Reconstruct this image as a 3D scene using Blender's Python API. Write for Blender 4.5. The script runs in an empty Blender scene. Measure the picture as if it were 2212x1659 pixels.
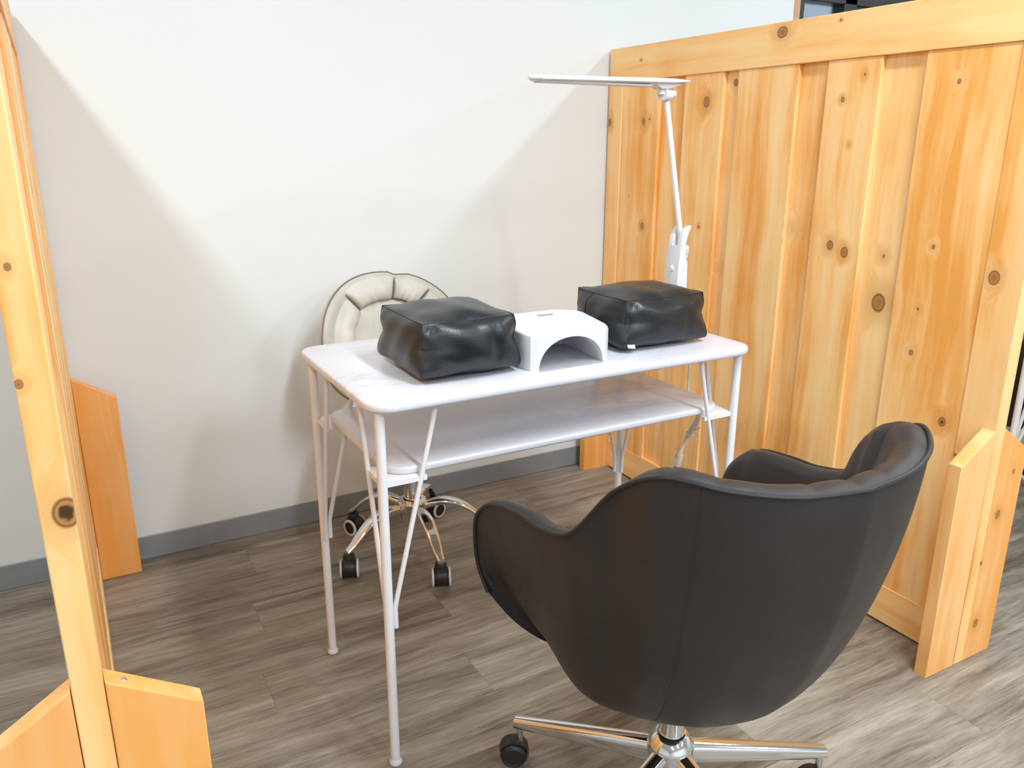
import bpy, bmesh, math, random
from mathutils import Vector, Matrix, noise as mnoise

SC = bpy.context.scene
COL = SC.collection
V = Vector
PI = math.pi

# ------------------------------------------------------------------ camera, world, exposure
F_PX, YAW, PITCH, ROLL = 1738.1, 0.508995, 0.2916896, 0.0016508
CAM = V((0.0, -2.37242, 1.172787))
fwd = V((math.sin(YAW) * math.cos(PITCH), math.cos(YAW) * math.cos(PITCH), -math.sin(PITCH)))
rgt = V((math.cos(YAW), -math.sin(YAW), 0))
upv = rgt.cross(fwd)
r2 = rgt * math.cos(ROLL) + upv * math.sin(ROLL)
u2 = -rgt * math.sin(ROLL) + upv * math.cos(ROLL)
cd = bpy.data.cameras.new('camera')
cam = bpy.data.objects.new('camera', cd)
COL.objects.link(cam)
cam.matrix_world = Matrix(((r2.x, u2.x, -fwd.x, CAM.x), (r2.y, u2.y, -fwd.y, CAM.y),
                           (r2.z, u2.z, -fwd.z, CAM.z), (0, 0, 0, 1)))
cd.sensor_width = 36.0
cd.lens = 36.0 * F_PX / 2212.0
cd.clip_start = 0.05
SC.camera = cam

w = bpy.data.worlds.new('world')
SC.world = w
w.use_nodes = True
bg = w.node_tree.nodes['Background']
bg.inputs[0].default_value = (0.50, 0.58, 0.65, 1)
bg.inputs[1].default_value = 1.1

SC.view_settings.view_transform = 'Standard'
SC.view_settings.look = 'None'
SC.view_settings.gamma = 1.0
SC.view_settings.use_curve_mapping = False
SC.view_settings.exposure = 0.0
SC.cycles.max_bounces = 10
SC.cycles.diffuse_bounces = 6

LAMP_COLOR = (0.85, 0.94, 1.0)
LAMPS = [  # x, y, length along y, width, watts, label
    (-0.72, -1.45, 1.2, 0.16, 25, 'white linear ceiling light left of the booth near the back wall'),
    (2.88, -1.45, 1.2, 0.16, 19, 'white linear ceiling light right of the booth near the back wall'),
    (1.08, -2.30, 1.2, 0.16, 52, 'white linear ceiling light in the middle row nearest the booth'),
    (-0.72, -4.30, 1.2, 0.16, 49, 'white linear ceiling light behind the viewer on the left'),
    (1.08, -4.30, 1.2, 0.16, 49, 'white linear ceiling light behind the viewer in the middle'),
    (2.88, -4.30, 1.2, 0.16, 49, 'white linear ceiling light behind the viewer on the right'),
    (4.68, -2.30, 1.2, 0.16, 36, 'white linear ceiling light at the far right by the glazing'),
]
CEIL = 2.62

# ------------------------------------------------------------------ shader helpers
class NT:
    def __init__(self, name):
        self.m = bpy.data.materials.new(name)
        self.m.use_nodes = True
        self.t = self.m.node_tree
        self.b = self.t.nodes['Principled BSDF']
    def n(self, typ, **kw):
        nd = self.t.nodes.new(typ)
        for k, v in kw.items():
            setattr(nd, k, v)
        return nd
    def link(self, a, b):
        self.t.links.new(a, b)
    def val(self, sock, v):
        if hasattr(v, 'is_output') or isinstance(v, bpy.types.NodeSocket):
            self.link(v, sock)
        else:
            sock.default_value = v
    def math(self, op, a, b=None, c=None, clamp=False):
        nd = self.n('ShaderNodeMath', operation=op, use_clamp=clamp)
        self.val(nd.inputs[0], a)
        if b is not None: self.val(nd.inputs[1], b)
        if c is not None: self.val(nd.inputs[2], c)
        return nd.outputs[0]
    def vmath(self, op, a, b=None):
        nd = self.n('ShaderNodeVectorMath', operation=op)
        self.val(nd.inputs[0], a)
        if b is not None: self.val(nd.inputs[1], b)
        return nd
    def noise(self, vec, scale, detail=3, rough=0.5, dist=0.0):
        nd = self.n('ShaderNodeTexNoise')
        self.link(vec, nd.inputs['Vector'])
        nd.inputs['Scale'].default_value = scale
        nd.inputs['Detail'].default_value = detail
        nd.inputs['Roughness'].default_value = rough
        nd.inputs['Distortion'].default_value = dist
        return nd.outputs[0]
    def ramp(self, fac, stops, interp='LINEAR'):
        nd = self.n('ShaderNodeValToRGB')
        cr = nd.color_ramp
        cr.interpolation = interp
        while len(cr.elements) < len(stops):
            cr.elements.new(0.5)
        for e, (p, c) in zip(cr.elements, stops):
            e.position = p
            e.color = (c[0], c[1], c[2], 1) if not isinstance(c, (int, float)) else (c, c, c, 1)
        self.link(fac, nd.inputs[0])
        return nd.outputs[0]
    def mix(self, fac, a, b, mode='MIX'):
        nd = self.n('ShaderNodeMix', data_type='RGBA', blend_type=mode)
        self.val(nd.inputs[0], fac)
        for s, v in ((nd.inputs[6], a), (nd.inputs[7], b)):
            if isinstance(v, tuple): s.default_value = (*v[:3], 1)
            else: self.link(v, s)
        return nd.outputs[2]
    def maprange(self, v, a, b, c=0.0, d=1.0, smooth=True):
        nd = self.n('ShaderNodeMapRange')
        if smooth: nd.interpolation_type = 'SMOOTHSTEP'
        self.link(v, nd.inputs[0])
        for i, x in enumerate((a, b, c, d)):
            nd.inputs[i + 1].default_value = x
        return nd.outputs[0]
    def bump(self, h, strength, dist=0.002):
        nd = self.n('ShaderNodeBump')
        nd.inputs['Strength'].default_value = strength
        nd.inputs['Distance'].default_value = dist
        self.link(h, nd.inputs['Height'])
        self.link(nd.outputs[0], self.b.inputs['Normal'])
    def objco(self):
        return self.n('ShaderNodeTexCoord').outputs['Object']
    def rnd(self):
        return self.n('ShaderNodeObjectInfo').outputs['Random']
    def mapping(self, vec, scale=(1, 1, 1), loc=(0, 0, 0), rot=(0, 0, 0)):
        nd = self.n('ShaderNodeMapping')
        self.link(vec, nd.inputs[0])
        nd.inputs['Location'].default_value = loc
        nd.inputs['Rotation'].default_value = rot
        nd.inputs['Scale'].default_value = scale
        return nd.outputs[0]

def plain(name, col, rough=0.5, metal=0.0, spec=None, noise_amt=0.04, nscale=30.0, bump=0.0, bscale=300.0, coat=0.0):
    t = NT(name)
    co = t.objco()
    f = t.noise(co, nscale, 3)
    lo = tuple(c * (1 - noise_amt) for c in col)
    hi = tuple(min(1, c * (1 + noise_amt)) for c in col)
    t.link(t.ramp(f, [(0.3, lo), (0.7, hi)]), t.b.inputs['Base Color'])
    t.b.inputs['Roughness'].default_value = rough
    t.b.inputs['Metallic'].default_value = metal
    if spec is not None: t.b.inputs['Specular IOR Level'].default_value = spec
    if coat: t.b.inputs['Coat Weight'].default_value = coat
    if bump: t.bump(t.noise(co, bscale, 2), bump, 0.001)
    return t.m

def pine(name, grain, knots, light=(0.99, 0.68, 0.33), mid=(0.97, 0.56, 0.215), deep=(0.86, 0.37, 0.075)):
    """varnished knotty pine; grain = axis index along the fibres, knots = (x, y, z, radius) in the panel's own space"""
    t = NT(name)
    co = t.objco()
    rn = t.rnd()
    off = t.n('ShaderNodeCombineXYZ')
    t.link(t.math('MULTIPLY', rn, 37.0), off.inputs[0])
    t.link(t.math('MULTIPLY', rn, 71.0), off.inputs[1])
    t.link(t.math('MULTIPLY', rn, 53.0), off.inputs[2])
    # knot field
    dmin = None
    dhole = None
    for kn in knots:
        x, y, z, r = kn[:4]
        s = [1.25 / r] * 3
        s[grain] *= 0.8
        d = t.vmath('SUBTRACT', co, (x, y, z)).outputs[0]
        d = t.vmath('MULTIPLY', d, tuple(s)).outputs[0]
        d = t.vmath('LENGTH', d).outputs['Value']
        if len(kn) > 4: dhole = d if dhole is None else t.math('MINIMUM', dhole, d)
        dmin = d if dmin is None else t.math('MINIMUM', dmin, d)
    P = t.vmath('ADD', co, off.outputs[0]).outputs[0]
    sc = [1.0, 1.0, 1.0]
    sc[grain] = 0.07
    st = t.mapping(P, tuple(sc))
    warp = t.noise(t.mapping(P, tuple(0.35 if i == grain else 1.0 for i in range(3))), 5.0, 2)
    if dmin is not None:
        halo = t.maprange(dmin, 0.6, 4.5, 1.0, 0.0)
        warp = t.math('ADD', warp, t.math('MULTIPLY', halo, 0.55))
    wv = t.n('ShaderNodeCombineXYZ')
    for i in range(3):
        if i != grain:
            t.link(t.math('MULTIPLY', warp, 0.05), wv.inputs[i])
    st2 = t.vmath('ADD', st, wv.outputs[0]).outputs[0]
    broad = t.noise(st2, 16.0, 2, 0.5)
    fine = t.noise(st2, 95.0, 3, 0.55)
    blot = t.noise(P, 4.5, 2)
    f = t.math('ADD', t.math('MULTIPLY', broad, 0.62), t.math('MULTIPLY', fine, 0.2))
    f = t.math('ADD', f, t.math('MULTIPLY', blot, 0.25))
    f = t.math('ADD', f, t.math('MULTIPLY', t.math('SUBTRACT', rn, 0.5), 0.16))
    col = t.ramp(f, [(0.42, light), (0.54, mid), (0.67, deep)])
    if dmin is not None:
        ring = t.math('SINE', t.math('MULTIPLY', dmin, 9.0))
        kcol = t.ramp(t.math('ADD', t.math('MULTIPLY', dmin, 0.75), t.math('MULTIPLY', ring, 0.06)),
                      [(0.0, (0.22, 0.09, 0.03)), (0.30, (0.40, 0.18, 0.05)), (0.60, (0.50, 0.24, 0.07)),
                       (0.73, (0.20, 0.085, 0.03)), (0.84, (0.66, 0.32, 0.09))])
        kf = t.maprange(dmin, 0.95, 1.15, 1.0, 0.0)
        hf = t.maprange(dmin, 0.9, 3.4, 0.5, 0.0)
        col = t.mix(hf, col, (0.66, 0.30, 0.07))
        col = t.mix(kf, col, kcol)
    if dhole is not None:
        wob = t.math('MULTIPLY', t.noise(co, 120.0, 2), 0.7)
        hol = t.maprange(t.math('ADD', dhole, wob), 0.75, 1.0, 0.9, 0.0)
        col = t.mix(hol, col, (0.035, 0.016, 0.008))
    t.link(col, t.b.inputs['Base Color'])
    t.b.inputs['Roughness'].default_value = 0.42
    t.b.inputs['Specular IOR Level'].default_value = 0.4
    t.bump(fine, 0.12, 0.001)
    return t.m

def m_floor():
    t = NT('vinyl plank floor')
    co = t.objco()
    sp = t.n('ShaderNodeSeparateXYZ')
    t.link(co, sp.inputs[0])
    PW, PL = 0.155, 0.92
    yr = t.math('DIVIDE', t.math('ADD', sp.outputs[1], 1.02 + PW * 60), PW)
    row = t.math('FLOOR', yr)
    fy = t.math('SUBTRACT', yr, row)
    xo = t.math('ADD', t.math('MULTIPLY', row, 0.438), sp.outputs[0])
    xr = t.math('DIVIDE', t.math('ADD', xo, 0.92 * 40 - 0.708 - 60 * 0.438), PL)
    colm = t.math('FLOOR', xr)
    fx = t.math('SUBTRACT', xr, colm)
    idv = t.n('ShaderNodeCombineXYZ')
    t.link(row, idv.inputs[0]); t.link(colm, idv.inputs[1])
    wn = t.n('ShaderNodeTexWhiteNoise', noise_dimensions='3D')
    t.link(idv.outputs[0], wn.inputs['Vector'])
    rnd = wn.outputs['Value']
    off = t.vmath('MULTIPLY', wn.outputs['Color'], (13.0, 7.0, 3.0)).outputs[0]
    P = t.vmath('ADD', co, off).outputs[0]
    st = t.mapping(P, (0.075, 1.0, 1.0))
    wob = t.noise(t.mapping(P, (0.8, 1.6, 1)), 3.2, 2)
    wv = t.n('ShaderNodeCombineXYZ')
    t.link(t.math('MULTIPLY', wob, 0.055), wv.inputs[1])
    st = t.vmath('ADD', st, wv.outputs[0]).outputs[0]
    g1 = t.noise(st, 22.0, 6, 0.7)
    g2 = t.noise(st, 85.0, 4, 0.7)
    bl = t.noise(t.mapping(P, (0.30, 1.0, 1.0)), 7.0, 4, 0.65)
    f = t.math('ADD', t.math('MULTIPLY', g1, 0.56), t.math('MULTIPLY', g2, 0.30))
    f = t.math('ADD', f, t.math('MULTIPLY', bl, 0.36))
    g3 = t.noise(t.mapping(P, (0.05, 1.0, 1.0)), 330.0, 3, 0.7)
    f = t.math('ADD', f, t.math('MULTIPLY', t.math('SUBTRACT', g3, 0.5), 0.22))
    f = t.math('ADD', f, t.math('MULTIPLY', t.math('SUBTRACT', rnd, 0.5), 0.05))
    col = t.ramp(f, [(0.40, (0.072, 0.056, 0.041)), (0.52, (0.165, 0.133, 0.100)),
                     (0.62, (0.265, 0.224, 0.178)), (0.77, (0.42, 0.37, 0.305))])
    # dark cracks in the grain
    ck = t.noise(t.mapping(P, (0.22, 2.6, 1.0)), 7.0, 5, 0.7)
    ckf = t.maprange(ck, 0.60, 0.71, 0.0, 0.7)
    col = t.mix(ckf, col, (0.055, 0.042, 0.033))
    # joints
    ey = t.math('MULTIPLY', t.math('MINIMUM', fy, t.math('SUBTRACT', 1.0, fy)), PW)
    ex = t.math('MULTIPLY', t.math('MINIMUM', fx, t.math('SUBTRACT', 1.0, fx)), PL)
    e = t.math('MINIMUM', ey, ex)
    jf = t.maprange(e, 0.0003, 0.0010, 0.35, 0.0)
    col = t.mix(jf, col, (0.04, 0.032, 0.026))
    t.link(col, t.b.inputs['Base Color'])
    t.link(t.maprange(g2, 0.3, 0.7, 0.40, 0.55), t.b.inputs['Roughness'])
    t.b.inputs['Specular IOR Level'].default_value = 0.45
    t.bump(t.math('SUBTRACT', g2, t.math('MULTIPLY', jf, 1.5)), 0.12, 0.001)
    return t.m

def m_marble():
    t = NT('white marble laminate')
    co = t.objco()
    P = t.mapping(co, (1.0, 2.2, 1.0), rot=(0, 0, 0.5))
    n1 = t.noise(P, 3.2, 5, 0.55, 0.9)
    v = t.math('ABSOLUTE', t.math('SUBTRACT', n1, 0.5))
    vein = t.maprange(v, 0.0, 0.035, 1.0, 0.0)
    msk = t.maprange(t.noise(co, 4.0, 2), 0.48, 0.68, 0.0, 0.5)
    vf = t.math('MULTIPLY', vein, msk)
    cloud = t.noise(P, 2.0, 4, 0.6)
    base = t.ramp(cloud, [(0.35, (0.66, 0.655, 0.715)), (0.6, (0.725, 0.72, 0.775))])
    col = t.mix(vf, base, (0.45, 0.45, 0.50))
    t.link(col, t.b.inputs['Base Color'])
    t.b.inputs['Roughness'].default_value = 0.28
    return t.m

def m_leather(name, col, rough, bumpk=0.15, scale=420.0, spec=0.5, wr=0.0):
    t = NT(name)
    co = t.objco()
    vo = t.n('ShaderNodeTexVoronoi')
    t.link(co, vo.inputs['Vector'])
    vo.inputs['Scale'].default_value = scale
    f = t.noise(co, 9.0, 3)
    t.link(t.ramp(f, [(0.3, tuple(c * .88 for c in col)), (0.7, tuple(c * 1.1 for c in col))]), t.b.inputs['Base Color'])
    t.link(t.maprange(t.noise(co, 14.0, 3), 0.3, 0.7, rough - .04, rough + .05), t.b.inputs['Roughness'])
    t.b.inputs['Specular IOR Level'].default_value = spec
    h = vo.outputs['Distance']
    if wr:
        wn = t.noise(t.mapping(co, (1, 1, 1)), 22.0, 2, 0.5, 0.6)
        h = t.math('ADD', t.math('MULTIPLY', h, 0.25), t.math('MULTIPLY', wn, wr))
    t.bump(h, bumpk, 0.002)
    return t.m

def m_wall():
    t = NT('white wallpaper')
    co = t.objco()
    g = t.noise(co, 260.0, 2)
    b = t.noise(co, 1.2, 2)
    t.link(t.ramp(b, [(0.3, (0.775, 0.80, 0.81)), (0.7, (0.795, 0.82, 0.83))]), t.b.inputs['Base Color'])
    t.b.inputs['Roughness'].default_value = 0.85
    t.b.inputs['Specular IOR Level'].default_value = 0.2
    t.bump(g, 0.10, 0.001)
    return t.m

def m_glass():
    t = NT('bluish window glass')
    t.b.inputs['Base Color'].default_value = (0.62, 0.72, 0.80, 1)
    t.b.inputs['Transmission Weight'].default_value = 1.0
    co = t.objco()
    t.link(t.maprange(t.noise(co, 20, 2), 0.3, 0.7, 0.22, 0.30), t.b.inputs['Roughness'])
    t.b.inputs['IOR'].default_value = 1.3
    return t.m

def m_emit(name, col, s):
    t = NT(name)
    t.b.inputs['Base Color'].default_value = (0.9, 0.9, 0.9, 1)
    t.b.inputs['Emission Color'].default_value = (*col, 1)
    t.b.inputs['Emission Strength'].default_value = s
    return t.m

# ------------------------------------------------------------------ mesh helpers
def smooth(me, ang=40):
    for p in me.polygons: p.use_smooth = True
    me.set_sharp_from_angle(angle=math.radians(ang))

def obj(name, bm, mat, parent=None, ang=40, flat=False):
    me = bpy.data.meshes.new(name)
    bmesh.ops.recalc_face_normals(bm, faces=bm.faces)
    bm.to_mesh(me)
    bm.free()
    if not flat: smooth(me, ang)
    me.materials.append(mat)
    o = bpy.data.objects.new(name, me)
    COL.objects.link(o)
    if parent is not None: o.parent = parent
    return o

def thing(name, label, cat, loc=(0, 0, 0), rz=0.0, group=None):
    o = bpy.data.objects.new(name, None)
    o.empty_display_size = 0.1
    COL.objects.link(o)
    o.location = loc
    o.rotation_euler = (0, 0, rz)
    o['label'] = label
    o['category'] = cat
    if group: o['group'] = group
    return o

def struct(name, bm, mat, parent=None, **kw):
    o = obj(name, bm, mat, parent, **kw)
    if parent is None: o['kind'] = 'structure'
    return o

def dup(root, loc, rz, label):
    r = root.copy(); COL.objects.link(r)
    r.location = loc; r.rotation_euler = (0, 0, rz); r['label'] = label
    for ch in list(root.children):
        c = ch.copy(); COL.objects.link(c); c.parent = r
        for g in list(ch.children):
            d = g.copy(); COL.objects.link(d); d.parent = c
    return r

def add_box(bm, lo, hi, bev=0.0, seg=2):
    lo, hi = V(lo), V(hi)
    r = bmesh.ops.create_cube(bm, size=1.0)
    vs = r['verts']
    for v in vs:
        v.co = V([(lo[i] + hi[i]) / 2 + v.co[i] * (hi[i] - lo[i]) for i in range(3)])
    if bev > 0:
        es = set()
        for v in vs: es.update(v.link_edges)
        bmesh.ops.bevel(bm, geom=list(es), offset=bev, segments=seg, profile=0.5, affect='EDGES')
    return bm

def box(lo, hi, bev=0.0, seg=2):
    return add_box(bmesh.new(), lo, hi, bev, seg)

def add_prism(bm, poly, ax, a, b, bev=0.0, seg=2):
    """extrude a 2-D polygon (in the other two axes, cyclic order) along axis ax from a to b"""
    others = [i for i in range(3) if i != ax]
    def mk(p, t):
        c = [0, 0, 0]
        c[others[0]], c[others[1]], c[ax] = p[0], p[1], t
        return bm.verts.new(c)
    A = [mk(p, a) for p in poly]
    B = [mk(p, b) for p in poly]
    fs = [bm.faces.new(A), bm.faces.new(list(reversed(B)))]
    n = len(poly)
    for i in range(n):
        fs.append(bm.faces.new((A[i], B[i], B[(i + 1) % n], A[(i + 1) % n])))
    bmesh.ops.recalc_face_normals(bm, faces=fs)
    if bev > 0:
        es = set()
        for f in fs[:2]: es.update(f.edges)
        bmesh.ops.bevel(bm, geom=list(es), offset=bev, segments=seg, profile=0.5, affect='EDGES')
    return bm

def frame_for(d):
    d = d.normalized()
    a = V((0, 0, 1)) if abs(d.z) < 0.9 else V((1, 0, 0))
    x = d.cross(a).normalized()
    return x, d.cross(x).normalized()

def add_tube(bm, pts, rad, n=12, cap=True, closed=False):
    pts = [V(p) for p in pts]
    m = len(pts)
    rads = rad if isinstance(rad, (list, tuple)) else [rad] * m
    rings = []
    px = None
    for i in range(m):
        if closed: d = pts[(i + 1) % m] - pts[i - 1]
        else: d = pts[min(i + 1, m - 1)] - pts[max(i - 1, 0)]
        d.normalize()
        if px is None: x, y = frame_for(d)
        else:
            x = (px - d * px.dot(d)).normalized()
            y = d.cross(x).normalized()
        px = x
        r = rads[i]
        rings.append([bm.verts.new(pts[i] + (x * math.cos(2 * PI * k / n) + y * math.sin(2 * PI * k / n)) * r) for k in range(n)])
    L = m if closed else m - 1
    for i in range(L):
        a, b = rings[i], rings[(i + 1) % m]
        for k in range(n):
            bm.faces.new((a[k], a[(k + 1) % n], b[(k + 1) % n], b[k]))
    if cap and not closed:
        bm.faces.new(list(reversed(rings[0])))
        bm.faces.new(rings[-1])
    return bm

def tube(pts, rad, n=12, **kw):
    return add_tube(bmesh.new(), pts, rad, n, **kw)

def add_lathe(bm, prof, n=24, loc=(0, 0, 0), axis=None):
    """prof: list of (radius, height) turned about z (or about axis)"""
    loc = V(loc)
    ax = V(axis).normalized() if axis else V((0, 0, 1))
    x, y = (V((1, 0, 0)), V((0, 1, 0))) if axis is None else frame_for(ax)
    rings = []
    for r, h in prof:
        if r < 1e-6: rings.append([bm.verts.new(loc + ax * h)])
        else: rings.append([bm.verts.new(loc + ax * h + (x * math.cos(2 * PI * k / n) + y * math.sin(2 * PI * k / n)) * r) for k in range(n)])
    for a, b in zip(rings, rings[1:]):
        if len(a) == 1 and len(b) == 1: continue
        for k in range(n):
            k2 = (k + 1) % n
            if len(a) == 1: bm.faces.new((a[0], b[k], b[k2]))
            elif len(b) == 1: bm.faces.new((a[k], a[k2], b[0]))
            else: bm.faces.new((a[k], a[k2], b[k2], b[k]))
    return bm

def lathe(prof, n=24, **kw):
    return add_lathe(bmesh.new(), prof, n, **kw)

def add_grid(bm, P, close_u=False, close_v=False):
    """P[i][j] points -> quads"""
    vs = [[bm.verts.new(p) for p in row] for row in P]
    nu, nv = len(vs), len(vs[0])
    for i in range(nu if close_u else nu - 1):
        for j in range(nv if close_v else nv - 1):
            a, b = vs[i], vs[(i + 1) % nu]
            j2 = (j + 1) % nv
            bm.faces.new((a[j], a[j2], b[j2], b[j]))
    return vs

def catmull(pts, n):
    pts = [V(p) for p in pts]
    out = []
    P = [pts[0] * 2 - pts[1]] + pts + [pts[-1] * 2 - pts[-2]]
    m = len(pts) - 1
    for k in range(n + 1):
        u = k / n * m
        i = min(int(u), m - 1)
        t = u - i
        a, b, c, d = P[i], P[i + 1], P[i + 2], P[i + 3]
        out.append(0.5 * ((2 * b) + (c - a) * t + (2 * a - 5 * b + 4 * c - d) * t * t + (3 * b - a - 3 * c + d) * t ** 3))
    return out

def rounded_rect(x0, x1, y0, y1, r, n=8):
    out = []
    for cx, cy, a0 in ((x1 - r, y1 - r, 0), (x0 + r, y1 - r, PI / 2), (x0 + r, y0 + r, PI), (x1 - r, y0 + r, 1.5 * PI)):
        for k in range(n + 1):
            a = a0 + PI / 2 * k / n
            out.append((cx + r * math.cos(a), cy + r * math.sin(a)))
    return out

# ------------------------------------------------------------------ materials
M = {}
M['wall'] = m_wall()
M['floor'] = m_floor()
M['ceiling'] = plain('white ceiling board', (0.82, 0.82, 0.81), 0.9)
M['base'] = plain('grey vinyl skirting', (0.26, 0.275, 0.295), 0.5, bump=0.05)
M['frame'] = plain('dark window frame', (0.025, 0.025, 0.028), 0.4)
M['glass'] = m_glass()
M['trim'] = plain('pale wooden corner trim', (0.62, 0.36, 0.20), 0.5, noise_amt=0.12)
M['white_metal'] = plain('white powder coated steel', (0.80, 0.79, 0.815), 0.35, noise_amt=0.02)
M['white_plastic'] = plain('white plastic', (0.73, 0.74, 0.775), 0.3, noise_amt=0.02)
M['grey_plastic'] = plain('pale grey plastic', (0.62, 0.62, 0.64), 0.35)
M['marble'] = m_marble()
M['black_leather'] = m_leather('black faux leather', (0.014, 0.0165, 0.019), 0.32, 0.35, 500.0, 0.5, wr=0.45)
M['black_thread'] = plain('black piping', (0.012, 0.012, 0.013), 0.5)
M['brown_leather'] = m_leather('dark brown faux leather', (0.027, 0.022, 0.0215), 0.43, 0.12, 600.0, 0.40)
M['brown_piping'] = m_leather('dark piping cord', (0.018, 0.016, 0.016), 0.42, 0.1, 600.0, 0.4)
M['brown_seam'] = plain('dark stitched seam', (0.02, 0.016, 0.015), 0.6)
M['taupe_leather'] = m_leather('taupe faux leather', (0.58, 0.555, 0.50), 0.45, 0.15, 500.0, 0.4, wr=0.5)
M['taupe_shell'] = m_leather('taupe shell cover', (0.50, 0.475, 0.425), 0.5, 0.1, 500.0, 0.4)
M['taupe_seam'] = plain('dark taupe seam', (0.17, 0.145, 0.12), 0.6)
M['chrome'] = plain('polished chrome', (0.80, 0.80, 0.81), 0.07, 1.0, noise_amt=0.01)
M['satin_chrome'] = plain('satin chrome', (0.62, 0.62, 0.62), 0.22, 1.0, noise_amt=0.02)
M['black_plastic'] = plain('black plastic', (0.016, 0.016, 0.017), 0.42)
M['dryer_liner'] = plain('silver reflector lining', (0.86, 0.84, 0.87), 0.35, 0.1, bump=0.3, bscale=60)
M['dryer_base'] = plain('silver base plate', (0.42, 0.41, 0.45), 0.35, 0.1)
M['display'] = plain('dark display window', (0.20, 0.20, 0.21), 0.2)
M['digit'] = plain('grey display marking', (0.45, 0.45, 0.45), 0.4)
M['led'] = plain('clear led bead', (0.75, 0.74, 0.72), 0.15)
M['tag'] = plain('white fabric tag', (0.80, 0.80, 0.80), 0.8)
M['brass'] = plain('metal plug prong', (0.20, 0.16, 0.11), 0.35, 1.0)
M['cable'] = plain('white cable sheath', (0.80, 0.79, 0.77), 0.45)
M['screw'] = plain('bright screw head', (0.65, 0.65, 0.66), 0.25, 1.0)
M['diffuser'] = m_emit('lamp diffuser', (0.93, 0.97, 1.0), 3.0)

# ------------------------------------------------------------------ room shell
XW = 2.537
struct('floor', box((-3.2, -6.0, -0.05), (6.0, 0.1, 0.0)), M['floor'], flat=True)
struct('ceiling', box((-3.2, -6.0, CEIL), (6.0, 0.1, CEIL + 0.05)), M['ceiling'], flat=True)
struct('wall_back', box((-3.2, 0.0, 0.0), (XW, 0.1, CEIL)), M['wall'], flat=True)
struct('wall_left', box((-3.3, -6.0, 0.0), (-3.2, 0.1, CEIL)), M['wall'], flat=True)
struct('wall_right', box((6.0, -6.0, 0.0), (6.1, 0.1, CEIL)), M['wall'], flat=True)
struct('wall_front', box((-3.3, -6.1, 0.0), (6.1, -6.0, CEIL)), M['wall'], flat=True)
struct('baseboard_back', box((-3.2, -0.006, 0.0), (XW - 0.002, 0.0, 0.0718), 0.002, 1), M['base'])
struct('trim_1', box((XW, -0.004, 0.0), (XW + 0.03, 0.1, CEIL), 0.002, 1), M['trim'])
# dark framed glazing beyond the corner of the wall
wf = bmesh.new()
X0, X1 = XW + 0.03, 6.0
ZR = 1.692
for (a, b, c, d) in ((X0, X1, 0.0, 0.10), (X0, X1, ZR, ZR + 0.09), (X0, X1, CEIL - 0.08, CEIL)):
    add_box(wf, (a, 0.0, c), (b, 0.07, d), 0.003, 1)
for xm in (X0 + 0.002, 2.815, 3.95, 5.05, X1 - 0.06):
    add_box(wf, (xm, 0.0, 0.0), (xm + (0.025 if xm < 2.6 else 0.07), 0.07, CEIL), 0.003, 1)
add_box(wf, (2.888, 0.012, 0.05), (3.99, 0.06, CEIL - 0.02), 0.0)
win = struct('window_1', wf, M['frame'])
obj('window_pane', box((X0, 0.03, 0.08), (2.83, 0.036, CEIL - 0.06)), M['glass'], win, flat=True)
obj('window_pane', box((3.97, 0.03, 0.08), (X1 - 0.03, 0.036, CEIL - 0.06)), M['glass'], win, flat=True)

for (lx, ly, ll, lw, pw, lab) in LAMPS:
    t = thing('ceiling_light', lab, 'ceiling light', (lx, ly, CEIL))
    obj('lamp_housing', box((-lw / 2 - .02, -ll / 2 - .02, -0.05), (lw / 2 + .02, ll / 2 + .02, 0.0), 0.004), M['white_metal'], t)
    obj('lamp_diffuser', box((-lw / 2, -ll / 2, -0.056), (lw / 2, ll / 2, -0.048), 0.002), M['diffuser'], t)
    ld = bpy.data.lights.new('lamp_tube', 'AREA')
    ld.shape = 'RECTANGLE'; ld.size = lw; ld.size_y = ll
    ld.energy = pw; ld.color = LAMP_COLOR
    lo = bpy.data.objects.new('lamp_tube', ld)
    COL.objects.link(lo); lo.parent = t; lo.location = (0, 0, -0.062)

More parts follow.
